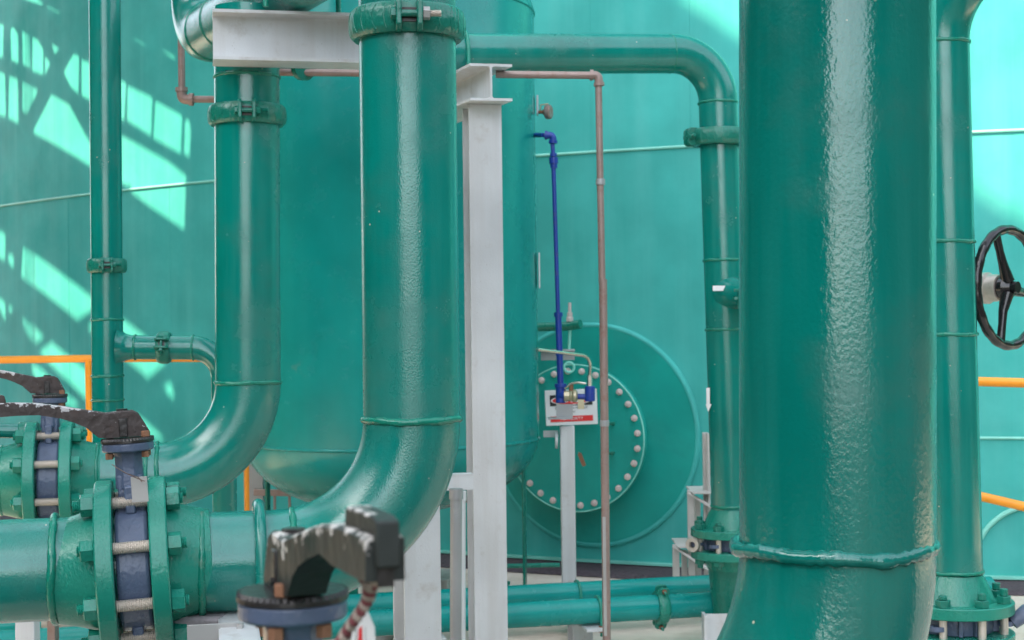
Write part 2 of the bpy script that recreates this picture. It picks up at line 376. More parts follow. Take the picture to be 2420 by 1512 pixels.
# danger sign hung on the cover
sy = cov.y - .20
A = [P(1285, 922, sy), P(1410, 917, sy), P(1413, 1003, sy), P(1293, 1007, sy)]
sx = (A[1] - A[0]).normalized(); sn = sx.cross((A[0] - A[3]).normalized()).normalized(); szv = sn.cross(sx).normalized()
if sn.y > 0: sn = -sn
cen = (A[0] + A[1] + A[2] + A[3]) / 4; W = (A[1] - A[0]).length * .98; H = (A[0] - A[3]).length * .98
sg = thing('warning_sign', cen, 'white danger sign with red oval and red bar on the tank manhole cover', 'sign')
b = MB(); b.box(cen, (W, .006, H), (sx, sn, szv)); b.build('panel', m_label, sg, bevel=.002)
def flat(pp, m, name, off):
    b = MB(); b.add([cen + sx * (x * W / 2) + szv * (y * H / 2) + sn * off for x, y in pp], [tuple(range(len(pp)))]); return b.build(name, m, sg)
flat([(-.82, .1), (.82, .1), (.82, .72), (-.82, .72)], m_inkblack, 'heading_panel', .005)
flat([(.78 * math.cos(t), .41 + .27 * math.sin(t)) for t in [2 * PI * i / 40 for i in range(40)]], m_label, 'oval_border', .0065)
flat([(.73 * math.cos(t), .41 + .22 * math.sin(t)) for t in [2 * PI * i / 40 for i in range(40)]], m_red, 'oval', .008)
flat([(-.82, -.80), (.82, -.80), (.82, -.48), (-.82, -.48)], m_red, 'red_bar', .005)
def text(s, c, h, m, parent, X, N, Z, name='lettering'):
    cu = bpy.data.curves.new(name, 'FONT'); cu.body = s; cu.size = h * 1.35; cu.align_x = 'CENTER'; cu.align_y = 'CENTER'; cu.extrude = .0004
    o = bpy.data.objects.new(name, cu); col.objects.link(o); mm = Matrix((X, Z, N)).transposed().to_4x4(); L = V(parent['_loc'])
    mm.translation = c - L; cu.materials.append(m)
    me = bpy.data.meshes.new_from_object(o); bpy.data.objects.remove(o); o = bpy.data.objects.new(name, me); col.objects.link(o); o.parent = parent; o.matrix_local = mm; return o
text('DANGER', cen + szv * .41 * H / 2 + sn * .0095, H * .16, m_label, sg, sx, sn, szv)
text('DO NOT ENTER WITHOUT', cen - szv * .04 * H / 2 + sn * .005, H * .055, m_inkblack, sg, sx, sn, szv)
text('PERMIT', cen - szv * .26 * H / 2 + sn * .005, H * .05, m_inkblack, sg, sx, sn, szv)
text('AUTHORITY', cen - szv * .64 * H / 2 + sn * .0065, H * .085, m_label, sg, sx, sn, szv)
b = MB(); q = P(1375, 1086, sy + .02); b.box(q, (.022, .004, .075), (V((.93, 0, .36)), V((0, 1, 0)), V((-.36, 0, .93))))
b.cyl(q + V((-.014, .0, .036)), q + V((-.014, .04, .036)), .004, n=8)
tag(b.build('rusty_tag', m_rust), 'small rusty tag hanging on the manhole cover below the danger sign', 'tag')

# ------------------------------------------------------------------ pressure vessel
vY = 7.45
vc = P(928, 1000, vY); VR = .715; vc.z = 0
pv = thing('pressure_vessel', (vc.x, vc.y, 0), 'glossy green upright pressure vessel with rounded bottom between the steel column and the tank', 'vessel')
zb = CAMZ - (1048 - 778) / F * (vY - .3); zt = CAMZ + (778 - 22) / F * vY - .03
prof = []
for i in range(13):
    t = PI / 2 * i / 12; prof.append((max(1e-3, VR * math.sin(t)), zb - VR * .50 * math.cos(t)))
prof.append((VR, (zb + zt) / 2))
for i in range(13):
    t = PI / 2 * i / 12; prof.append((max(1e-3, VR * math.cos(t)), zt + VR * .45 * math.sin(t)))
b = MB(); b.lathe((vc.x, vc.y, 0), EZ, prof, 128); b.build('shell', m_vessel, pv, ang=60)
for z in (zb, zt): weld(pv, (vc.x, vc.y, z), EZ, VR, .008, m=m_vessel, j=.15, n=140)
for i, an in enumerate((R_(-12), R_(78), R_(168), R_(258))):
    d = V((math.cos(an), math.sin(an), 0)); t = EZ.cross(d); q = V((vc.x, vc.y, 0)) + d * (VR * .91)
    b = MB(); z0 = .11
    b.box(q + EZ * ((z0 + zb - .05) / 2), (.012, .045, zb - .05 - z0), (d, t, EZ))
    b.box(q - d * .07 + EZ * (z0 + .006), (.15, .08, .012), (d, t, EZ)); lg = b.build('leg', m_cast, pv, bevel=.002)
    b = MB(); s = q - d * .09 + EZ * (z0 + .012); b.hexa(s, s + EZ * .018, .022); b.cyl(s + EZ * .018, s + EZ * .045, .011, n=10); b.hexa(s + EZ * .045, s + EZ * .060, .019); b.build('foot_bolt', m_cast, lg)
    b = MB(); b.box(q - d * .02 + EZ * .053, (.36, .30, .106), (d, t, EZ)); b.build('plinth', m_conc, pv, bevel=.006)
ex = P(1276, 640, vY)
b = MB(); b.box(ex + V((-.004, -.05, 0)), (.006, .10, .17)); b.build('name_plate', m_label, pv)
b = MB(); q = P(1270, 250, vY); b.box(q + V((.0, -.02, 0)), (.008, .07, .09)); b.build('bracket', m_white, pv)
q = P(1272, 265, vY - .05)
gv = thing('drain_cock', q, 'small brown valve knob sticking out of the vessel side near the top', 'valve')
b = MB(); b.cyl(q, q + V((.035, 0, 0)), .008, n=12); b.cyl(q + V((.022, 0, 0)), q + V((.030, 0, 0)), .014, n=6); b.build('spindle', m_rust, gv)
b = MB(); b.lathe(q + V((.035, 0, 0)), (1, -.35, 0), [(1e-5, 0), (.030, 0), (.035, .006), (.035, .024), (.030, .030), (1e-5, .030)], 18); b.build('knob', m_galv, gv)
b = MB(); b.tube([q + V((.01, 0, 0)), q + V((.012, 0, .035)), q + V((.05, 0, .040))], .004, 8); b.build('lever', m_brass, gv)

# ------------------------------------------------------------------ blue sample line, brass valve and post
bY = 7.28
bp = thing('blue_pipe', P(1327, 945, bY), 'thin bright blue pipe running down beside the pressure vessel to a brass valve', 'pipe')
b = MB(); b.tube([P(1262, 319, bY + .1), P(1285, 319, bY)], .011, 12); b.tube([P(1285, 319, bY), P(1305, 321, bY), P(1309, 400, bY)], .0105, 12); b.tube([P(1308, 390, bY), P(1319, 745, bY)], .0105, 14)
b.tube([P(1319, 740, bY), P(1325, 915, bY)], .0155, 14); b.build('pipe_body', m_blue2, bp)
def elb(parent, pts, r, m, name='elbow'):
    b = MB(); b.tube(path(pts, r * .9, 6), r, 14)
    for e, n_ in ((pts[0], pts[1]), (pts[-1], pts[-2])):
        e = V(e); d = (V(n_) - e).normalized(); b.cyl(e - d * r * .1, e + d * r * .7, r * 1.25, n=14)
    return b.build(name, m, parent)
elb(bp, [P(1288, 319, bY), P(1307, 320, bY), P(1307, 338, bY)], .017, m_blue2)
for y0, y1, rr in ((362, 370, .017), (372, 387, .022), (387, 397, .017), (738, 748, .021), (836, 840, .019)):
    b = MB(); b.cyl(P(1308 + (y0 - 362) * .03, y0, bY), P(1308 + (y1 - 362) * .03, y1, bY), rr, n=12); b.build('union', m_blue2, bp)
b = MB(); b.cyl(P(1325, 908, bY), P(1325, 952, bY), .024, n=16, ch=.003); b.cyl(P(1325, 906, bY), P(1325, 916, bY), .029, n=16, ch=.003); b.cyl(P(1322, 934, bY), P(1338, 934, bY - .02), .022, n=16); b.build('tee', m_blue2, bp)
b = MB(); b.tube(path([P(1350, 936, bY - .02), P(1394, 938, bY - .03), P(1394, 915, bY - .03)], .02, 6), .014, 14); b.cyl(P(1394, 948, bY - .03), P(1394, 912, bY - .03), .025, n=16, ch=.004); b.build('outlet', m_blue2, bp)
bv = thing('brass_valve', P(1350, 935, bY), 'small brass ball valve on the blue pipe in front of the danger sign', 'valve')
q = P(1350, 935, bY - .02)
b = MB(); b.cyl(q + V((-.035, 0, 0)), q + V((-.01, 0, 0)), .026, n=8); b.lathe(q + V((-.014, 0, 0)), (1, 0, 0), [(1e-5, 0), (.02, 0), (.028, .008), (.024, .016), (.031, .024), (.031, .036), (.02, .044), (1e-5, .044)], 18); b.build('body', m_brass, bv)
b = MB(); b.cyl(q + EZ * .02, q + EZ * .06, .011, n=10); b.build('stem', m_rust, bv)
b = MB(); b.tube([q + V((-.03, 0, .035)), q + V((.0, -.01, .058)), q + V((.03, -.02, .064)), q + V((.07, -.02, .058))], .0055, 8); b.build('lever', m_steel, bv)
b = MB(); b.box(q + V((.045, -.02, -.04)), (.03, .012, .045)); b.build('lug', m_brass, bv)
b = MB(); e0 = P(1394, 912, bY - .03); b.cyl(e0, e0 + EZ * .05, .013, n=6); b.tube(path([e0 + EZ * .04, P(1396, 842, bY - .03), P(1270, 826, bY - .25)], .055, 8), .0085, 12)
tag(b.build('steel_tube', m_steel), 'thin bent stainless tube above the brass valve', 'tube')
pt = thing('white_post', P(1342, 1375, bY), 'short square white post carrying a bent bracket under the blue pipe', 'post')
pq = P(1340, 1000, bY); b = MB(); w2 = .069; b.box(V((pq.x, bY, (pq.z - .01) / 2)), (w2, w2, pq.z - .01)); b.build('post', m_white, pt, bevel=.006)
b = MB(); c0 = P(1334, 972, bY - .01); b.box(c0, (.078, .006, .070)); b.box(P(1322, 988, bY - .05), (.11, .10, .006)); b.build('bracket', m_gal2, pt, bevel=.001)
b = MB(); c0 = P(1302, 1025, bY + .05); b.box(c0, (.072, .006, .032)); b.cyl(P(1312, 1040, bY), P(1318, 1040, bY), .04, n=18); b.build('clamp', m_white, pt)
b = MB(); b.box(P(1318, 838, bY + .4), (.17, .01, .055)); b.box(P(1318, 828, bY + .36), (.17, .09, .006))
tag(b.build('shelf_bracket', m_gal2), 'grey angle bracket between the vessel and the manhole hanger rod', 'bracket')

# ------------------------------------------------------------------ pipes
def pipe(name, label, corners, r, rad, m=m_pipe, n=56, group=None, cat='pipe', step=.08):
    t = thing(name, corners[-1], label, cat, group)
    b = MB(); b.tube(densify(path(corners, rad, 20), step), r, n); b.build('pipe_body', m, t, ang=60); return t
r8, r6, r12, r4, r3 = .1095, .084, .162, .057, .0445
PG = 'upright green process pipes'
# centre pipe: down, elbow, out to the left
Y1 = 3.44
c1 = P(977, 1308, Y1); t1 = P(961, -60, Y1)
left_end = c1 - EX * 1.35
p1 = pipe('process_pipe', 'upright green pipe in the centre whose elbow turns left into the front lever valve', [t1, c1, left_end], r8, .304, group=PG, m=m_pipe)
weld(p1, line_at(t1, c1, 990), c1 - t1, r8, .0085)
for px in (690, 476, 131): weld(p1, line_x(c1, left_end, px), EX, r8 + (.004 if px < 500 else 0), .0085)
cc = line_at(t1, c1, 62)
coupling(p1, cc, EZ, .131, .034, V((.10, -1, 0)), bolt_m=m_plate, dm=m_stud)
# second pipe
Yb = 5.15
c2 = P(587, 1117, Yb); t2 = P(583, 20, Yb); le2 = c2 - EX * 1.25
p2 = pipe('process_pipe', 'upright green pipe left of the vessel with its elbow running to the rear lever valve', [t2, c2, le2], r8, .306, group=PG)
weld(p2, line_at(t2, c2, 903), EZ, r8, .0075); weld(p2, line_at(t2, c2, 183), EZ, r8, .006)
for px in (372, 346, 232, 5): weld(p2, line_x(c2, le2, px), EX, r8, .0075)
coupling(p2, line_at(t2, c2, 274), EZ, .131, .034, V((.17, -1, 0)))
# slim tee pipe on the left
Y7 = 5.6
a7 = P(247, -60, Y7); b7 = P(257, 1250, Y7)
p7 = pipe('process_pipe', 'slim upright green pipe at the left with a small side branch to the right', [a7, b7], r4, .1, group=PG)
for py in (755, 888, 945): weld(p7, line_at(a7, b7, py), EZ, r4, .005)
coupling(p7, line_at(a7, b7, 628), EZ, .072, .026, V((.28, -1, 0)), k=.72)
br = line_at(a7, b7, 820); be = P(527, 822, Y7 + .02)
b = MB(); b.tube(densify(path([br, be, be - EZ * .85], .115, 14)), r3, 40); bb = b.build('branch', m_pipe, p7, ang=60)
b = MB(); bd = (be - br).normalized(); b.lathe(br + bd * .04, bd, [(r3 + .030, 0), (r3 + .016, .012), (r3 + .006, .026), (r3 + .001, .045), (r3, .06)], 40); b.build('tee_collar', m_pipe, p7, ang=80)
for px in (320, 457): weld(bb, line_x(br, be, px), bd, r3, .0045)
coupling(bb, line_x(br, be, 388), bd, .059, .024, V((.1, -1, .25)), k=.66)
# horizontal top line with the elbow at the right, then down
Y6 = 6.62
cA = P(1693, 127, Y6); cL = P(560, 127, 6.05); cB = P(1729, 1250, Y6 - .02)
p6 = pipe('process_pipe', 'green pipe crossing over the steel column and bending down beside the widest pipe', [cL, cA, cB], r6, .20, group=PG)
weld(p6, line_x(cL, cA, 1583), cA - cL, r6 - .002, .004); 
for py in (243, 615, 778, 1195): weld(p6, line_at(cA, cB, py), cB - cA, r6, .0065)
coupling(p6, line_at(cA, cB, 325), EZ, .125, .036, V((-1, -.25, 0)))
tp = line_at(cA, cB, 690); td = V((.45, -1, -.12)).normalized()
b = MB(); b.lathe(tp, td, [(r6 * .9, .0), (r6 * .95, .05), (.062, .10), (.057, .14), (.057, .32)], 36); b.build('branch', m_pipe, p6, ang=60)
b = MB(); q = tp + td * .26; b.cyl(q - td * .02, q + td * .02, .085, n=30, ch=.006); b.hexa(q + V((-.07, -.02, .0)), q + V((-.07, -.02, -.045)), .016); b.box(q + V((-.065, 0, .03)), (.06, .04, .012)); b.box(q + V((-.065, 0, -.004)), (.07, .045, .012)); b.build('coupling', m_cast, p6, bevel=.002)
b = MB(); b.box(P(1699, 681, tp.y - .11), (.052, .003, .022)); b.build('label', m_label, p6)
b = MB(); q = P(1675, 917, Y6 - .085); s_ = Y6 / F
b.prism([(-4 * s_, 0), (4 * s_, 0), (4 * s_, -38 * s_), (8 * s_, -38 * s_), (0, -56 * s_), (-6 * s_, -38 * s_), (-4 * s_, -38 * s_)], q + V((0, .025, 0)), V((.94, -.34, 0)), EZ, .002); b.build('flow_arrow', m_label, p6)
# the widest pipe in front
Y4 = 2.56
t4 = P(1976, -80, Y4); c4 = P(1969, 1288, Y4)
ck = c4 - EZ * .486
p4 = pipe('process_pipe', 'widest glossy green pipe standing in front at the right with a thick weld bead', [t4, ck, ck - V((math.cos(R_(8)), math.sin(R_(8)), 0)) * 1.3], r12, .486, m=m_big, n=96, group=PG, step=.03)
weld(p4, c4, EZ, r12 + .001, .0125, m=m_big, j=.34, n=110)
b = MB(); b.box(P(2202, 912, Y4 + .04), (.004, .03, .020)); b.build('label', m_label, p4)
# far right pipe
Y5 = 4.65
a5 = P(2224, 101, Y5); b5 = P(2256, 1352, Y5); dq = V((.75, -.66, 0)).normalized()
ct = a5 + (a5 - b5).normalized() * .25
p5 = pipe('process_pipe', 'upright green pipe behind the widest pipe at the far right standing on a bolted flange', [ct + dq * .9, ct, b5], r6, .25, group=PG)
for py in (103, 572, 790, 1348): weld(p5, line_at(a5, b5, py), EZ, r6, .0062)

# flow through top left: hangs down from above, then runs toward the front over the beam
e6 = P(474, 122, 6.05) + EZ * .046; dT = (P(728, -42, 4.9) - e6); dT.z = 0; dT.normalize()
pT = pipe('overhead_pipe', 'thick grey green pipe at the top left that bends and rests on the white beam', [e6 + EZ * 1.6 + V((-.03, .1, 0)), e6, e6 + dT * 2.6], .112, .18, group=None)
for k_ in (.19, .40): weld(pT, e6 + dT * k_, dT, .112, .005)

# ------------------------------------------------------------------ lever valves
def hexbolt(parent, q, a, L, rn, m, name='nut', rot=0):
    b = MB(); b.hexa(q, q + a * L, rn, rot=rot); return b.build(name, m, parent)
def lever_valve(c, a, u, lev, label, lm=m_black, latch=True, bm=m_blue, fm=m_fl, wk=1.0, group='lever operated valves', chipk=1):
    a = V(a).normalized(); u = V(u).normalized(); wv = a.cross(u).normalized(); c = V(c)
    t = thing('lever_valve', c, label, 'valve', group)
    gap = .0375
    for sg in (-1, 1):
        b = MB(); h0 = c + a * (sg * gap)
        pr = [(.085, 0), (.186, 0), (.189, .003), (.189, .034), (.186, .037), (.133, .037), (.130, .050), (.122, .075), (.114, .105), (.1095, .125), (.107, .126)]
        b.lathe(h0, a * sg, pr, 88); b.build('flange', fm, t, ang=28)
    for i in range(8):
        th = 2 * PI * (i + .5) / 8; d = (u * math.sin(th) + wv * math.cos(th)); q = c + d * .157
        nm = m_plate if i == 7 else fm
        b = MB(); b.lathe(q - a * gap, a, thread_prof(.0130, 2 * gap, .0036), 20); st = b.build('stud', m_stud, t, ang=20)
        for sg in (-1, 1):
            b = MB(); L0 = random.uniform(.006, .018); b.lathe(q + a * (sg * (gap + .037 + .028)), a * sg, thread_prof(.0122, L0, .0034), 18); b.build('stud_end', fm if i % 3 else m_fl, st, ang=20)
            n_ = hexbolt(st, q + a * (sg * (gap + .0375)), a * sg, .028, .0245, fm, rot=random.uniform(0, 1))
    b = MB(); b.lathe(c, a, [(.09, -.034), (.132, -.034), (.138, -.030), (.138, .030), (.132, .034), (.09, .034)], 72)
    th0 = u * 1.0
    b.box(c + u * .155, (.052, .05, .09), (a, wv, u)); b.box(c + u * .150 + wv * .045, (.022, .05, .060), (a, wv, u)); b.box(c + u * .150 - wv * .045, (.022, .05, .060), (a, wv, u))
    b.box(c - u * .150 + wv * .045, (.024, .05, .060), (a, wv, u)); b.box(c - u * .150 - wv * .045, (.024, .05, .060), (a, wv, u))
    b.build('valve_body', bm, t, bevel=.004)
    b = MB()
    b.lathe(c + u * .17, u, [(.020, 0), (.033, 0), (.031, .04), (.031, .07), (.036, .082), (1e-5, .083)], 8, hint=a * .9 + wv * .4)
    b.lathe(c + u * .250, u, [(1e-5, 0), (.052, 0), (.055, .003), (.055, .017), (.053, .019), (1e-5, .019)], 40); b.build('neck', bm, t, bevel=.0015)
    b = MB()
    k = 96; prof = []; vs = []; z0, z1 = .2695, .279
    for z in (z0, z0 + .005, z1):
        for i in range(k):
            th = 2 * PI * i / k; rr = .0565 if z < z1 - .002 else (.056 if i % 2 else .0515); vs.append(c + (a * math.cos(th) + wv * math.sin(th)) * rr + u * z)
    fs = [tuple(range(k))[::-1], tuple(range(2 * k, 3 * k))]
    for j in range(2):
        for i in range(k): fs.append((j * k + i, j * k + (i + 1) % k, (j + 1) * k + (i + 1) % k, (j + 1) * k + i))
    b.add(vs, fs); b.build('notch_plate', m_bplate, t, ang=20)
    for th in (R_(35), R_(150), R_(215), R_(330)):
        q = c + (a * math.cos(th) + wv * math.sin(th)) * .045; b = MB(); b.hexa(q + u * .236, q + u * .249, .0085); b.build('bolt', m_rust, t)
    for th in (R_(20), R_(205)):
        q = c + (a * math.cos(th + lev) + wv * math.sin(th + lev)) * .043; b = MB(); b.hexa(q + u * .2795, q + u * .292, .0095); b.build('bolt', m_rust, t)
    # lever
    l = (-a * math.cos(lev) + wv * math.sin(lev)).normalized(); sd_ = u.cross(l).normalized()
    st = [(-.048, .289, .281), (-.040, .305, .281), (-.026, .331, .281), (-.014, .338, .281), (.010, .3385, .2812), (.043, .336, .2816), (.06, .3405, .284), (.085, .346, .308), (.11, .352, .321), (.135, .358, .331), (.18, .367, .342), (.225, .372, .344), (.272, .3745, .344), (.335, .3745, .345)]
    b = MB(); nx = len(st)
    for x, zt_, zb_ in st:
        hw = (.017 if x < .12 else .0145) * wk; zb_ = zb_ - (wk - 1) * (.05 if x > .2 else .01)
        for k_, (yy, f_) in enumerate(((-hw, 1), (-hw * .8, 1.0), (hw * .8, 1.0), (hw, 1), (hw, 0), (-hw, 0))):
            zz = zt_ if f_ else zb_
            if k_ in (0, 3): zz -= .003
            i = len(b.v); b.v.append(c + l * x + sd_ * yy + u * zz); b.wear[i] = ((1.0 if k_ in (1, 2) else (.9 if f_ else 0)) * (1 if x > .1 or wk > 1 else .66)) * chipk
    for j in range(nx - 1):
        for i in range(6):
            A_, B_ = j * 6 + i, j * 6 + (i + 1) % 6; b.f.append((A_, B_, B_ + 6, A_ + 6))
    b.f.append(tuple(range(6))[::-1]); b.f.append(tuple((nx - 1) * 6 + i for i in range(6)))
    lv = b.build('lever', lm, t, ang=35)
    b = MB()
    for sg in (-1, 1): b = MB(); b.box(c + l * .008 + sd_ * (sg * .0185) + u * .302, (.018, .007, .040), (l, sd_, u)); b.build('cheek', m_bplate, lv, bevel=.002)
    b = MB(); b.cyl(c + l * .008 + u * .337, c + l * .008 + u * .342, .012, n=6); b.build('pivot_cap', m_bplate, lv)
    for sg in (-1, 1): b = MB(); b.cyl(c + l * .008 + sd_ * (sg * .022) + u * .290, c + l * .008 + sd_ * (sg * .025) + u * .290, .004, n=10); b.build('pivot_bolt', m_bplate, lv)
    if wk > 1: b = MB(); b.box(c + l * .325 + u * .356, (.024, .014, .046), (l, sd_, u)); b.build('slot_shade', m_bplate, lv)  # black block puts a slot's shade on the lever end
    if latch:
        b = MB(); i0 = len(b.v)
        b.prism([(.245, .372), (.248, .388), (.258, .391), (.33, .391), (.345, .387), (.347, .350), (.338, .350), (.334, .376)], c, l, u, .020)
        for i in range(len(b.v)): b.wear[i] = .9 if (b.v[i] - c).dot(u) > .39 else .3
        b.build('latch', lm, lv, bevel=.002)
    return t
v1c = line_x(c1, left_end, 320)
lever_valve(v1c, EX + EZ * .05, EZ - EX * .05, R_(4), 'front lever valve with chipped black handle on the thick horizontal green pipe at left')
v2c = line_x(c2, le2, 120)
lever_valve(v2c, EX, EZ, R_(2), 'rear lever valve with chipped black handle on the second horizontal pipe at far left')
# foreground valve
v3top = P(692, 1432, 1.55)
v3c = v3top - EZ * .262
ax3 = V((-.36, .93, 0)).normalized()
lever_valve(v3c, ax3, EZ, 0, 'nearest lever valve, out of focus, with white splashed handle pointing forward, at the bottom', lm=m_fgblack, wk=1.15)
# its pipe stub below the frame
b = MB(); b.tube([v3c - ax3 * .5, v3c - ax3 * .11], r8, 40); b.tube([v3c + ax3 * .11, v3c + ax3 * .5], r8, 40)
tag(b.build('front_pipe', m_pipe), 'green pipe carrying the nearest lever valve below the picture edge', 'pipe')
# name tag on wire, front valve
q = P(330, 1156, 3.14)
b = MB(); b.box(q, (.033, .0015, .052), (V((.99, .1, .04)), V((-.1, .99, 0)), V((-.06, 0, .998)))); b.cyl(P(333, 1182, 3.139), P(333, 1182, 3.135), .0012, n=8)
tg = thing('valve_tag', q, 'small blank grey metal tag wired to the front lever valve', 'tag'); b.build('plate', m_plate, tg)
b = MB(); b.tube([P(265, 1098, 3.17), P(290, 1114, 3.12), P(318, 1128, 3.13), P(342, 1137, 3.13)], .0008, 6); b.tube([P(265, 1098, 3.17), P(300, 1119, 3.115), P(326, 1127, 3.13), P(336, 1139, 3.13)], .0008, 6); b.build('wire', m_wire, tg)

# wafer valves on upright pipes
def wafer(parent_label, c, R, label, side, m=m_blue):
    t = thing('flanged_valve', c, label, 'valve', 'flanged wafer valves'); c = V(c)
    g0 = .058
    for sg in (1, -1):
        b = MB(); b.lathe(c + EZ * (sg * g0 / 2), EZ * sg, [(.07, 0), (R - .003, 0), (R, .003), (R, .032), (R - .003, .035), (.122, .035), (.118, .042), (.100, .085), (r6, .115), (r6 - .005, .116)], 80); b.build('flange', m_fl, t, ang=28)
    b = MB(); b.lathe(c, EZ, [(.07, -g0 / 2 + .001), (.112, -g0 / 2 + .001), (.115, 0), (.112, g0 / 2 - .001), (.07, g0 / 2 - .001)], 60)
    for th in (R_(200), R_(340), R_(262), R_(285)):
        d = V((math.cos(th), math.sin(th), 0)); b.box(c + d * .115, (.03, .014, g0 - .004), (d, EZ.cross(d), EZ))
    b.build('valve_body', m, t, bevel=.003)
    for i in range(8):
        th = R_(-88 + 11) + 2 * PI * i / 8 + R_(3); d = V((math.cos(th), math.sin(th), 0)); q = c + d * (R * .835)
        b = MB(); b.cyl(q - EZ * g0 / 2, q + EZ * g0 / 2, .012, n=16); s = b.build('stud', m_stud, t)
        for sg in (1, -1):
            z0 = g0 / 2 + .035
            b = MB(); b.hexa(q + EZ * sg * z0, q + EZ * sg * (z0 + .022), .0225, rot=random.uniform(0, 1)); b.build('nut', m_cast, s)
            b = MB(); b.cyl(q + EZ * sg * (z0 + .022), q + EZ * sg * (z0 + random.uniform(.032, .045)), .0125, n=14, ch=.002); b.build('stud_end', m_cast, s)
    b = MB(); d = V(side).normalized(); b.tube([c + d * .10, c + d * (R + .01)], .012, 10); b.build('stem', m, t)
    for th in (R_(235), R_(-20)):
        b = MB(); dd = V((math.cos(th), math.sin(th), 0)); b.lathe(c + dd * (R * .835), EZ, [(.013, -.007), (.024, -.007), (.024, .007), (.013, .007), (.013, -.007)], 20); b.build('lug', m, t)
    return t
w5 = P(2256, 1466, Y5)
w5t = wafer('', w5, .176, 'flanged blue valve under the far right pipe', (1, -.1, 0))
b = MB(); b.tube([w5 + V((.16, -.05, .0)), w5 + V((.20, -.05, .03)), w5 + V((.30, -.05, .05))], [.02, .026, .03], 14); b.cyl(w5 + V((.21, -.05, .06)), w5 + V((.29, -.05, .06)), .030, n=16, ch=.004); b.build('actuator', m_blue, w5t)
b = MB(); b.cyl(w5 + V((.235, -.05, .085)), w5 + V((.30, -.05, .10)), .018, n=14); b.build('cap', m_bplate, w5t)
b = MB(); b.tube([w5 - EZ * .13, V((w5.x, w5.y, 0))], r6, 40); b.build('lower_pipe', m_pipe, p5)
w6 = P(1727, 1281, Y6 - .02)
w6t = wafer('', w6, .172, 'flanged blue valve on the pipe left of the widest pipe', (-1, -.3, 0))
b = MB(); q = w6 + V((-.17, -.06, .0)); b.lathe(q, (-.6, -1, 0), [(.014, -.01), (.030, -.01), (.033, 0), (.030, .012), (.014, .012)], 22); b.build('eye', m_stud, w6t)
b = MB(); b.lathe(w6 - EZ * .10, -EZ, [(.105, 0), (.098, .02), (.088, .12), (.070, .26), (.066, .9), (.07, w6.z - .1)], 40); b.build('lower_pipe', m_cast, p6, ang=60)

# ------------------------------------------------------------------ steelwork
def ibeam(o, A_, Wd, Hd, L, b_, h_, tf=.010, tw=.007, fl=.009):
    """I section: o centre of the end face, A_ length dir, Wd flange dir, Hd web dir"""
    x, y = b_ / 2, h_ / 2; f = fl
    half = [(x, y), (x, y - tf)] + [(tw / 2 + f - f * math.sin(t), y - tf - f + f * math.cos(t)) for t in (0, PI / 8, PI / 4, 3 * PI / 8, PI / 2)]
    pl = half + [(p, -q) for p, q in half[::-1]]; pl = pl + [(-p, q) for p, q in pl[::-1]]
    m_ = MB(); k = len(pl); o = V(o)
    vs = [o + Wd * p + Hd * q for p, q in pl] + [o + Wd * p + Hd * q + A_ * L for p, q in pl]
    m_.add(vs, [tuple(range(k)), tuple(range(k, 2 * k))[::-1]] + [(i, (i + 1) % k, (i + 1) % k + k, i + k) for i in range(k)]); return m_
# beam over the column, end face toward the camera
bY0 = 5.85
be_ = (P(1110, 152, bY0) + P(1212, 236, bY0)) / 2 + V((0, 0, 0))
beam2 = ibeam(be_, EY2, EX, EZ, .80, .165, .142).build('cross_beam', m_white)
tag(beam2, 'white I-beam on top of the steel column with its end facing the front', 'beam')
pcol = P(1138, 238, 6.0); hc = .085 * 0 + .140
cb = ibeam(V((pcol.x, pcol.y, 0)), EZ, EX, EY, be_.z - .073, .130, .14).build('steel_column', m_white)
tag(cb, 'tall light grey steel column standing right of the centre pipe', 'column')
ub = be_
def ubolt(name, label, c, a, R, r, u, legs, m=m_cast, nutm=m_rust, cat='bolt', group='u-bolts over the pipes', nuts=True):
    a = V(a).normalized(); u = V(u).normalized(); s = a.cross(u).normalized(); c = V(c)
    t = thing(name, c, label, cat, group)
    pts = [c - s * R - u * legs] + [c + (s * -math.cos(th) + u * math.sin(th)) * R for th in [PI * i / 20 for i in range(21)]] + [c + s * R - u * legs]
    b = MB(); b.tube(pts, r, 14); b.build('rod', m, t)
    for sg in (-1, 1) if nuts else ():
        q = c + s * (sg * R) - u * (legs * .55 + .0); b = MB(); b.hexa(q, q - u * r * 2.2, r * 2.1); b.hexa(q - u * r * 2.2, q - u * r * 4.2, r * 2.0, rot=.4); b.build('nut', nutm, t)
    return t
# bolt over the cross pipe on the column
q = line_x(cL, cA, 1094)
ubolt('pipe_clip', 'green u-bolt clamping the crossing pipe to the end of the I-beam', q, (cA - cL), r6 + .010, .008, EZ, .235, m=m_fl, nutm=m_rust)
q = line_x(c1, left_end, 612)
ubolt('pipe_clip', 'thick green u-bolt over the front horizontal pipe right of the front lever valve', q, EX + V((0, 0, -.10)), r8 + .014, .0125, EZ, .16, m=m_pipe)
for px in (606, 796):
    pass
tq = e6 + dT * ((e6.y - 4.95) / -dT.y)
ubolt('pipe_clip', 'green u-bolt holding the overhead pipe on the white beam', tq, dT, .112 + .012, .009, EZ, .116, m=m_fl, nuts=False)
# white beam across the top
eb0 = (P(503, 30, 4.95) + P(503, 148, 4.95)) / 2
ebm = ibeam(eb0 - EX * .0, EX, EY, EZ,   .62, .135, (P(503, 30, 4.95) - P(503, 148, 4.95)).z, tf=.010, tw=.007).build('cross_beam', m_white)
tag(ebm, 'white I-beam across the top left under the overhead pipe', 'beam')
# column in the lower middle, under the elbow
lY = 4.55
q = P(985, 1400, lY); tq_ = P(985, 1180, lY).z
tag(ibeam(V((q.x, q.y, 0)), EZ, EX2, EY2, tq_, .112, .12).build('steel_column', m_white), 'short light grey steel column under the centre pipe elbow', 'column')
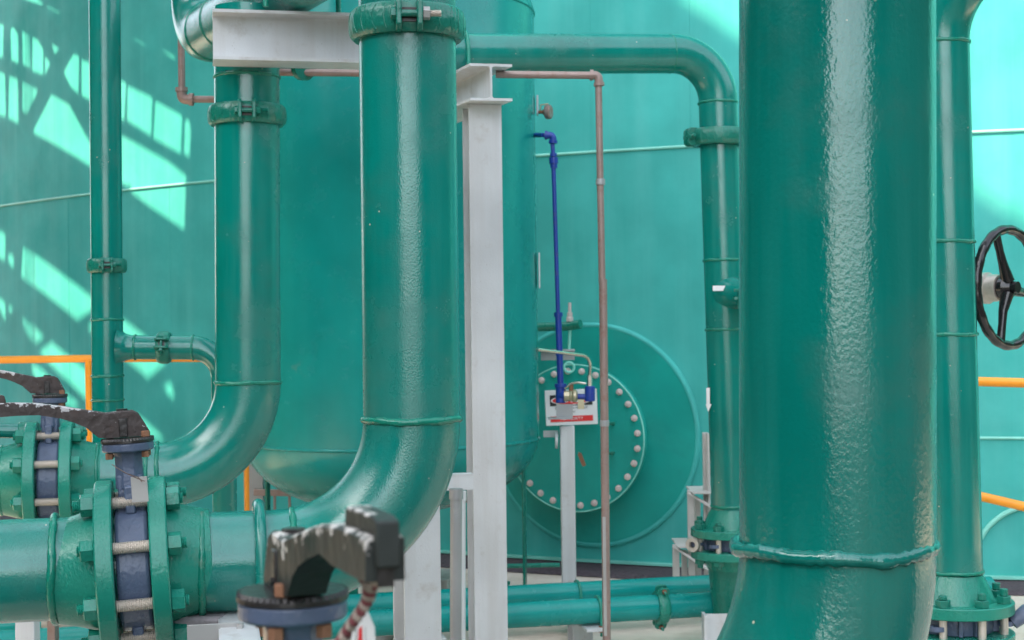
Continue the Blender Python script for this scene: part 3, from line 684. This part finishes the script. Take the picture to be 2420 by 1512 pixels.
# galvanised conduits behind it
for (xa, ya, xb, yb, Yc, r_, mm, lb) in ((1078, 1165, 1074, 1560, 5.2, .020, m_gal2, 'thick grey galvanised conduit right of the short column'), (1092, 1170, 1090, 1560, 5.5, .013, m_white, 'thin pale conduit close to the tall column')):
    b = MB(); a_ = P(xa, ya, Yc); e_ = P(xb, yb, Yc); e_.z = .0; b.tube(densify([a_, e_], .2), r_, 20); b.cyl(a_ - EZ * .02, a_ + EZ * .015, r_ * 1.2, n=18)
    tag(b.build('conduit', mm), lb, 'conduit', 'vertical conduits')
b = MB(); q = P(1080, 1140, 5.55); b.box(q, (.12, .006, .055), (EX, EY, EZ)); b.box(q + EZ * .028 + EY * .02, (.12, .05, .006), (EX, EY, EZ))
tag(b.build('angle_bracket', m_white), 'small grey angle bracket beside the tall column', 'bracket')

# rusty conduit running over and down
Yr = 5.93
r0p, r1p, r2p = P(640, 170, 6.0), P(1414, 178, Yr), P(1434, 1540, Yr); r2p.z = .0
cd = thing('rusty_conduit', r2p, 'long thin pinkish rusty conduit dropping down in front of the manhole', 'conduit')
b = MB(); b.tube(densify([r0p, line_x(r0p, r1p, 1074)], .3), .0145, 18); b.tube(densify([line_x(r0p, r1p, 1172), r1p], .3), .0145, 18); b.tube(densify([r1p, P(1423, 668, Yr)], .3), .0135, 18); b.tube(densify([P(1425, 660, Yr), r2p], .3), .0160, 18); b.build('tube', m_galv, cd)
elb(cd, [P(1395, 177, Yr), r1p + V((0, 0, 0)), P(1416, 202, Yr)], .017, m_galv)
b = MB(); b.box((P(1427, 1220, Yr) + P(1430, 1500, Yr)) / 2 + V((0, -.02, 0)), (.012, .004, (P(1427, 1220, Yr) - P(1430, 1500, Yr)).z)); b.build('strap', m_plate, cd)
for py in (430, 1000):
    q = P(1415 + (py - 178) * .0165, py, Yr); b = MB(); b.cyl(q - EZ * .012, q + EZ * .012, .0185, n=16, ch=.002); b.build('clamp', m_gal2, cd)
b = MB(); b.cyl(P(712, 160, 6.0), P(722, 160, 5.98), .05, n=20); b.build('saddle', m_cast, cd)
q0, q1, q2 = P(428, 70, 6.3), P(430, 234, 6.3), P(560, 235, 6.3)
c3 = thing('rusty_conduit', q1, 'short rusty conduit with an elbow left of the second upright pipe at the top', 'conduit')
b = MB(); b.tube([q0, q1], .0145, 16); b.tube([q1, q2], .0145, 16); b.build('tube', m_galv, c3)
elb(c3, [P(429, 208, 6.3), q1, P(456, 235, 6.3)], .021, m_galv)

# ------------------------------------------------------------------ floor pipes
FG = 'green pipes along the floor'
f0, f1 = P(780, 1477, 6.30), P(1760, 1424, 6.72)
g0_, g1_ = P(780, 1436, 6.70), P(1760, 1381, 7.2)
fz = (f0.z + f1.z) / 2; f0.z = f1.z = fz
for (a_, e_, lb) in ((f0, f1, 'front one of two green pipes running low above the floor'), (g0_, g1_, 'rear one of two green pipes running low above the floor')):
    pf = thing('floor_pipe', a_, lb, 'pipe', FG); b = MB(); d = (e_ - a_).normalized(); b.tube(densify([a_ - d * 1.5, e_ + d * 1.2], .2), .0545, 40); b.build('pipe_body', m_vessel, pf, ang=60)
    if a_ is f0:
        q = line_x(f0, f1, 1562); coupling(pf, q, d, .074, .024, V((0, -.3, 1)), k=.75, m=m_fl, bolt_m=m_rust)
for a_, e_, px, lb in ((f0, f1, 1412, 'thin green u-bolt on the front floor pipe'), (g0_, g1_, 1364, 'thin green u-bolt on the rear floor pipe')):
    q = line_x(a_, e_, px); ubolt('pipe_clip', lb, q, e_ - a_, .059, .0065, EZ, .10, m=m_fl)
for px, lb in ((1370, 'grey steel support under the floor pipes left of the rusty conduit'), (1000, 'grey steel support under the floor pipes behind the columns')):
    q = (line_x(f0, f1, px) + line_x(g0_, g1_, px)) / 2; sp = thing('pipe_support', V((q.x, q.y, 0)), lb, 'support', 'supports of the floor pipes')
    b = MB(); b.box(V((q.x, q.y, fz - .066)), (.10, .62, .012), (EX, EY, EZ)); b.build('plate', m_white, sp)
    ibeam(V((q.x, q.y, 0)), EZ, EX, EY, fz - .072, .09, .10, tf=.007).build('post', m_white, sp)
b = MB(); q = P(1665, 1505, 6.35); b.box(V((q.x, q.y, .10)), (.012, .09, .20)); b.box(V((q.x - .02, q.y, .006)), (.22, .12, .012)); b.box(V((q.x + .05, q.y, .1)), (.10, .006, .2))
tag(b.build('floor_bracket', m_white), 'grey steel angle foot on the floor left of the widest pipe elbow', 'support')

b = MB(); b.tube([P(1150, 1338, 8.0), P(1322, 1335, 8.1)], .012, 10); tag(b.build('floor_tube', m_fl), 'thin pale green tube lying behind the vessel foot', 'tube')
# white stepped frame
sY = 7.45
stp = thing('step_frame', P(1640, 1345, sY), 'pale stepped steel frame of small stairs behind the low pipes at right', 'stairs')
def bar(parent, a_, e_, w_, d_, m, name='bar'):
    a_, e_ = V(a_), V(e_); z = (e_ - a_).normalized(); x = V((0, 1, 0)).cross(z)
    if x.length < .1: x = V((1, 0, 0)).cross(z)
    x.normalize(); y = z.cross(x); b = MB(); b.box((a_ + e_) / 2, (w_, d_, (e_ - a_).length), (x, y, z)); return b.build(name, m, parent, bevel=.002)
k_ = sY / F
def post(x, y0, Yp, w_): a_ = P(x, y0, Yp); return bar(stp, a_, V((a_.x, a_.y, 0)), w_, .045, m_stair, 'post')
post(1597, 1287, sY, .030); post(1617, 1300, sY + .12, .026)
post(1632, 1158, sY, .030); post(1648, 1180, sY + .12, .026)
post(1667, 1022, sY, .026); post(1673, 1024, sY - .05, .012)
bar(stp, P(1597, 1294, sY), P(1700, 1362, sY - .25), .012, .055, m_stair, 'stringer')
bar(stp, P(1632, 1168, sY), P(1735, 1230, sY - .25), .012, .055, m_stair, 'stringer')
for x0, y0 in ((1592, 1284), (1627, 1158)):
    A_ = [P(x0, y0, sY + .05), P(x0 + 38, y0 - 2, sY + .05), P(x0 + 85, y0 + 42, sY - .3), P(x0 + 8, y0 + 12, sY - .1)]
    b = MB(); z = max(q.z for q in A_); c_ = P(x0 + 44, y0 + 2, sY); b.box(c_ + V((.02, .05, 0)), (.20, .30, .008)); b.build('tread', m_stair, stp)

# galvanised frame under the vessel at left
fr = thing('equipment_stand', P(606, 1200, 8.3), 'grey galvanised frame seen under the rounded vessel bottom', 'frame')
a_ = P(607, 1095, 8.3); bar(fr, a_, V((a_.x, a_.y, 0)), .075, .06, m_gal2, 'post')
bar(fr, P(600, 1163, 8.2), P(700, 1165, 8.2), .034, .03, m_galv, 'rail')
for x in (649, 684): a_ = P(x, 1165, 8.2); bar(fr, a_, V((a_.x, a_.y, 0)), .014, .014, m_galv, 'rod')

# ------------------------------------------------------------------ orange guard rails
def rail(label, pieces, r):
    t = thing('guard_rail', pieces[0][1][0], label, 'railing', 'orange guard rails')
    for nm, pp in pieces: b = MB(); b.tube(path(pp, .05, 6) if len(pp) > 2 else pp, r, 16); b.build(nm, m_orange, t)
rY = 8.3
def gnd(q): return V((q.x, q.y, 0))
h0, h1, h2 = P(-60, 851, rY), P(214, 847, rY), P(582, 846, rY + .2)
rail('orange tube guard rail behind the left pipes', [('top_rail', [h0, h1, h2, gnd(h2)]), ('rail_post', [h1 + V((-.01, 0, 0)), gnd(h1)])], .0205)
rail('orange tube guard rail at the far right edge', [('top_rail', [P(2230, 899, 6.9), P(2500, 907, 6.7)]), ('mid_rail', [P(2230, 1152, 6.9), P(2500, 1216, 6.7)]), ('rail_post', [P(2490, 906, 6.7), gnd(P(2490, 906, 6.7))])], .021)

# ------------------------------------------------------------------ hand wheel
hw = P(2384, 679, 4.75); n_ = V((math.sin(R_(41)), -math.cos(R_(41)), 0)); s_ = EZ.cross(n_).normalized()
wt = thing('gate_valve', hw, 'black spoked handwheel of a gate valve at the right edge', 'valve')
RW = .181
def wp(t, r, o=0): return hw + (s_ * math.cos(t) + EZ * math.sin(t)) * r + n_ * o
b = MB(); k = 120; vs = []; pts = []; rr = []
for i in range(k):
    t = 2 * PI * i / k; pts.append(wp(t, RW)); rr.append(  .0145 + (.0014 if (i // 3) % 2 else 0))
b.tube(pts, rr, 14, closed=True); wh = b.build('handwheel', m_blackgloss, wt)
for t in (R_(112), R_(-8), R_(252)):
    b = MB(); b.tube([wp(t - .12, .02, .0), wp(t - .05, .08, -.004), wp(t, .12, -.002), wp(t + .02, RW - .004)], [.022, .0145, .0125, .014], 12); b.build('spoke', m_blackgloss, wh)
b = MB(); b.lathe(hw - n_ * .028, n_, [(1e-5, 0), (.034, 0), (.036, .02), (.030, .03), (.020, .042), (.018, .060), (1e-5, .060)], 24); b.build('hub', m_blackgloss, wh)
b = MB(); b.lathe(hw - n_ * .03, -n_, [(1e-5, 0), (.040, 0), (.043, .01), (.043, .035), (.050, .04), (.050, .055), (.030, .06), (.018, .065), (.018, .2), (.05, .22), (.05, .5)], 24); b.build('bonnet', m_stud, wt)

# ------------------------------------------------------------------ rope and tag on the foreground lever
def helix(parent, ctrl, R, r, turns, ph, m):
    n = 90; pts = []
    for i in range(n + 1):
        u_ = i / n * (len(ctrl) - 1); k = min(int(u_), len(ctrl) - 2); f_ = u_ - k
        p_ = [ctrl[max(k - 1, 0)], ctrl[k], ctrl[k + 1], ctrl[min(k + 2, len(ctrl) - 1)]]
        q = .5 * ((2 * p_[1]) + (p_[2] - p_[0]) * f_ + (2 * p_[0] - 5 * p_[1] + 4 * p_[2] - p_[3]) * f_ * f_ + (3 * p_[1] - 3 * p_[2] + p_[3] - p_[0]) * f_ ** 3)
        t = ph + turns * 2 * PI * i / n; pts.append(q + V((math.cos(t) * R, math.sin(t) * R, math.sin(t + 1) * R * .5)))
    b = MB(); b.tube(pts, r, 8); return b.build('strand', m, parent)
rp = thing('rope', P(880, 1330, 1.36), 'knotted red and cream rope hanging from the nearest valve handle', 'rope')
ctl = [P(878, 1325, 1.35), P(887, 1352, 1.33), P(876, 1385, 1.33), P(868, 1420, 1.34), P(842, 1460, 1.34), P(815, 1500, 1.35), P(790, 1560, 1.35)]
for i in range(4): helix(rp, ctl, .0042, .0030, 5, i * PI / 2, m_rope2 if i % 2 else m_rope1)
ctl = [P(866, 1372, 1.33), P(857, 1350, 1.32), P(872, 1332, 1.32), P(893, 1338, 1.32), P(897, 1362, 1.33), P(886, 1385, 1.33), P(868, 1378, 1.325)]
for i in range(3): helix(rp, ctl, .0032, .0030, 4, i * 2.1, m_rope2 if i == 1 else m_rope1)
tg2 = thing('lockout_tag', P(862, 1480, 1.40), 'pale hanging tag with red and black stripes behind the rope', 'tag')
c_ = P(858, 1500, 1.42); X_ = V((.94, -.34, 0)).normalized(); Z_ = V((.10, 0, 1)).normalized(); kk = 1.42 / F
b = MB(); b.prism([(-30 * kk, -80 * kk), (32 * kk, -80 * kk), (30 * kk, 20 * kk), (12 * kk, 58 * kk), (-12 * kk, 62 * kk), (-30 * kk, 30 * kk)], c_, X_, EZ, .0012); b.build('card', m_label, tg2)
N_ = X_.cross(EZ)
if N_.y > 0: N_ = -N_
for x0, x1, mm in ((-16, -1, m_red), (3, 8, m_inkblack), (-22, -18, m_inkblack)):
    b = MB(); b.add([c_ + X_ * x0 * kk - EZ * 78 * kk + N_ * .0012, c_ + X_ * x1 * kk - EZ * 78 * kk + N_ * .0012, c_ + X_ * x1 * kk + EZ * 22 * kk + N_ * .0012, c_ + X_ * (x0 + 6) * kk + EZ * 14 * kk + N_ * .0012], [(0, 1, 2, 3)]); b.build('stripe', mm, tg2)

# ------------------------------------------------------------------ supports below the front pipe
sY3 = 3.35
b = MB(); q = P(478, 1448, 3.32); b.box(V((q.x, q.y, q.z / 2)), (.11, .10, q.z)); b2 = b.build('pipe_pedestal', m_lump, bevel=.008); tag(b2, 'lumpy grey painted pedestal under the front horizontal pipe', 'support')
b = MB(); q = P(503, 1474, 3.16); b.box(q - EZ * .12, (.105, .006, .24), (EX, EY, EZ)); b.box(q + V((.057, -.002, -.1)), (.012, .02, .2))
tag(b.build('support_plate', m_plate, bevel=.001), 'thin grey steel plate standing in front of the grey pedestal', 'plate')
bx = P(560, 1440, 3.35); A2 = V((.20, -1, 0)).normalized(); X2 = EZ.cross(A2)
b = MB(); b.box(bx + A2 * .25 - EZ * .006, (.075, .7, .006), (X2, A2, EZ)); b.box(bx + A2 * .25 - EZ * .045 + X2 * .038, (.006, .7, .08), (X2, A2, EZ)); b.box(bx + A2 * .25 - EZ * .045 - X2 * .038, (.006, .7, .08), (X2, A2, EZ))
tag(b.build('channel_beam', m_white, bevel=.001), 'grey steel channel running forward below the front horizontal pipe', 'beam')
b = MB(); q = P(65, 1440, 4.6); b.box(V((q.x, q.y, q.z / 2)), (.058, .058, q.z)); tag(b.build('square_post', m_white, bevel=.003), 'square pale post below the front pipe at the left edge', 'post')
b = MB(); q = P(125, 1440, 5.6); b.box(V((q.x, q.y, .2)), (.03, .05, .4)); tag(b.build('flat_post', m_galv, bevel=.003), 'brownish flat post beside the square pale post', 'post')
q = P(160, 1468, 6.2); b = MB(); b.lathe(q, (1, .2, 0), [(1e-5, -.10), (.035, -.10), (.045, -.05), (.045, .05), (.03, .08), (1e-5, .10)], 20)
tag(b.build('blanked_pipe', m_floor), 'beige rounded pipe cap low behind the front valve flange', 'cap')
b = MB(); b.tube([P(-80, 1500, 6.3), P(230, 1500, 6.5)], .012, 10); tag(b.build('low_conduit', m_rust), 'dark thin conduit lying low at the bottom left', 'conduit')
# small pipe at far left
s0, s1 = P(-80, 1017, 5.0), P(52, 1018, 5.05)
sp = thing('small_pipe', s0, 'short thin green pipe end at the left edge beside the rear lever valve', 'pipe')
b = MB(); b.tube([s0, s1], .024, 24); b.build('pipe_body', m_pipe, sp)
b = MB(); b.cyl(s1 - EX * .01, s1 + EX * .02, .03, n=20, ch=.003); b.build('cap', m_fl, sp)

# ------------------------------------------------------------------ unseen shapes added to block sun and darken reflections
def proj(px, py, RZ):
    q = on_tank(px, py); t = (RZ - q.z) / to_sun.z; q = q + to_sun * t; return (q.x, q.y)
Zf = .3335
def z1_(l): return [(x * Zf, y * Zf) for x, y in l]
def z5_(l): return [(x * Zf, 504 + y * Zf) for x, y in l]
def z7_(l): return [(x * .2223, 840.3 + y * .2223) for x, y in l]
lit = [  # sunlit patches of the tank, cut as holes into the added plate
 z1_([(-200, 40), (0, 170), (25, 175), (20, 425), (0, 430), (-200, 380)]),
 z1_([(-300, -300), (60, -160), (300, 20), (312, 62), (230, 40), (60, -20), (-100, -60)]), z1_([(332, 42), (430, 92), (420, 122), (335, 78)]), z1_([(940, 260), (1030, 320), (1020, 350), (950, 300)]), z1_([(1130, 345), (1240, 400), (1235, 450), (1140, 380)]),
 z1_([(75, 205), (95, 195), (125, 240), (130, 475), (80, 450)]),
 z1_([(158, 222), (176, 230), (184, 494), (162, 480)]), z1_([(182, 234), (192, 240), (203, 506), (190, 498)]), z1_([(200, 244), (206, 248), (216, 512), (209, 508)]),
 z1_([(230, 262), (270, 285), (305, 350), (305, 555), (228, 528)]),
 z1_([(318, 395), (362, 460), (320, 558)]), z1_([(355, 305), (428, 345), (390, 412)]),
 z1_([(520, 385), (560, 397), (555, 692), (500, 640), (443, 520)]),
 z1_([(578, 420), (650, 450), (730, 500), (730, 790), (640, 742), (578, 700)]),
 z1_([(765, 520), (895, 590), (880, 882), (765, 820)]),
 z1_([(905, 610), (1080, 690), (1070, 990), (900, 882)]),
 z1_([(1100, 715), (1290, 820), (1280, 1115), (1085, 1010)]),
 z1_([(1312, 850), (1340, 850), (1352, 950), (1340, 1140), (1302, 1115)]),
 z1_([(-200, 420), (0, 510), (35, 525), (40, 850), (0, 842), (-200, 740)]),
 z1_([(65, 540), (125, 560), (130, 900), (60, 862)]),
 z1_([(159, 580), (172, 586), (178, 828), (160, 812)]), z1_([(178, 590), (188, 595), (194, 832), (184, 832)]), z1_([(194, 600), (205, 604), (211, 790), (199, 815)]), z1_([(211, 608), (222, 612), (226, 755), (217, 775)]), z1_([(228, 616), (275, 640), (240, 735), (232, 745)]),
 z1_([(365, 672), (490, 740), (640, 1020), (720, 1180), (770, 905), (865, 962), (1200, 1150), (1318, 1245), (1305, 1652), (1090, 1510), (935, 1395), (925, 1340), (900, 1345), (640, 1202), (238, 967), (238, 920)]),
 z5_([(-150, 40), (0, 125), (38, 150), (35, 362), (0, 340), (-150, 250)]), z5_([(58, 292), (95, 300), (97, 415), (60, 370)]),
 z5_([(163, 240), (180, 250), (178, 500), (148, 468)]), z5_([(186, 254), (198, 262), (196, 512), (184, 503)]), z5_([(204, 266), (216, 272), (216, 524), (202, 516)]), z5_([(222, 276), (234, 284), (236, 536), (222, 528)]),
 z5_([(243, 292), (262, 300), (645, 590), (800, 720), (645, 715), (548, 782), (243, 538)]),
 z5_([(-150, 520), (0, 602), (37, 640), (37, 792), (0, 700), (-150, 600)]), z5_([(62, 660), (90, 668), (90, 705), (75, 728), (60, 712)]),
 z5_([(145, 738), (176, 760), (184, 866)]), z5_([(184, 765), (196, 774), (200, 900), (190, 880)]), z5_([(203, 778), (215, 787), (220, 915), (208, 906)]), z5_([(221, 790), (232, 798), (238, 930), (226, 920)]), z5_([(243, 804), (322, 886), (308, 908), (248, 945)]),
 z5_([(603, 810), (650, 785), (780, 730), (870, 750), (1020, 865), (1170, 1050), (1180, 1085), (1045, 1192), (890, 1062), (650, 872)]),
 z5_([(262, 992), (365, 918), (475, 1005), (640, 1130), (780, 1300), (820, 1390), (700, 1400), (600, 1330), (330, 1068)]),
 z5_([(210, 1060), (300, 1110), (400, 1230), (600, 1390), (500, 1400), (240, 1180)]),
 z5_([(1143, 1245), (1210, 1198), (1236, 1290), (1226, 1345)]),
 z7_([(1450, 630), (1560, 720), (1730, 872), (1760, 960), (1600, 900), (1440, 760)]),
]
def inside(p, poly):
    c = False; k = len(poly)
    for i in range(k):
        x1, y1 = poly[i]; x2, y2 = poly[(i + 1) % k]
        if (y1 > p[1]) != (y2 > p[1]) and p[0] < (x2 - x1) * (p[1] - y1) / (y2 - y1) + x1: c = not c
    return c
def blocker(name, x0, y0, x1, y1, z, holes_px, label, cat):  # unseen plate added to block sun, holes let lit patches through
    outer = [(x0, y0), (x1, y0), (x1, y1), (x0, y1)]
    pts2, edges, holes = [], [], []
    def addpoly(pp):
        s = len(pts2); k = len(pp); pts2.extend(V(p) for p in pp); edges.extend((s + i, s + (i + 1) % k) for i in range(k))
    addpoly(outer)
    for l in holes_px:
        pp = [proj(x, y, z) for x, y in l]; holes.append(pp); addpoly(pp)
    for i in range(1, 24):
        for j in range(1, 24): pts2.append(V((x0 + (x1 - x0) * i / 24 + .013, y0 + (y1 - y0) * j / 24 + .017)))
    vv, ee, ff, *_ = geometry.delaunay_2d_cdt(pts2, edges, [], 0, 1e-6)
    bm = bmesh.new(); bv_ = [bm.verts.new((p[0], p[1], z)) for p in vv]
    for f in ff:
        cx = sum(vv[i][0] for i in f) / len(f); cy = sum(vv[i][1] for i in f) / len(f)
        if inside((cx, cy), outer) and not any(inside((cx, cy), h) for h in holes):
            try: bm.faces.new([bv_[i] for i in f])
            except ValueError: pass
    bmesh.ops.recalc_face_normals(bm, faces=bm.faces)
    res = bmesh.ops.extrude_face_region(bm, geom=bm.faces[:])
    for v_ in [x for x in res['geom'] if isinstance(x, bmesh.types.BMVert)]: v_.co.z += .03
    for v_ in [v_ for v_ in bm.verts if not v_.link_faces]: bm.verts.remove(v_)
    bmesh.ops.recalc_face_normals(bm, faces=bm.faces)
    me = bpy.data.meshes.new(name); bm.to_mesh(me); bm.free(); me.materials.append(m_blocker)
    cn = bpy.data.objects.new(name, me); col.objects.link(cn); tag(cn, label, cat)
blocker('shade_mask', -8.2, 4.6, -3.1, 12.2, 6.1, lit, 'added unseen pierced deck above the picture that casts the patterned shade on the tank', 'shade_mask')  # added plate, its holes shape the sun patches on the tank
blocker('added_sunshade', -9.4, -6.0, -1.4, 5.4, 13.0, [[(1600, -300), (1600, -2), (1675, 46), (1746, 93), (1950, 225), (2290, 452), (2420, 535), (2560, 620), (2600, 500), (2600, -300)], [(-700, -600), (452, -600), (452, 1300), (-700, 1300)]], 'added unseen grey roof high above the viewer that shades the front pipes', 'sunshade')  # added sheet, unseen, keeps sun off the front pipes
b = MB(); b.box((-7.9, .4, 2.8), (1.0, 23.8, 5.6)); tag(b.build('added_left_wall', m_surround), 'added unseen dark wall left of the viewer that darkens reflections', 'wall')  # unseen wall added so the pipes mirror a dark left side
b = MB(); b.box((8.6, -1.6, 2.2), (1.0, 19.0, 4.4)); tag(b.build('added_right_wall', m_surround), 'added unseen dark wall right of the viewer that darkens reflections', 'wall')  # unseen wall added so the pipes mirror a dark right side
for (x, y, rr, lb) in ((-8.2, -9.5, 4.4, 'added unseen dark tank behind the viewer on the left that darkens reflections'), (11.0, -8.5, 5.0, 'added unseen dark tank behind the viewer on the right that darkens reflections')):
    b = MB(); b.lathe((x, y, 0), EZ, [(rr, 0), (rr, 9), (1e-3, 9.6)], 64); tag(b.build('added_tank', m_surround, loc=(x, y, 0)), lb, 'tank')  # unseen tanks added to narrow the bright reflection on the pipes
for o in bpy.data.objects:
    if '_loc' in o: del o['_loc']
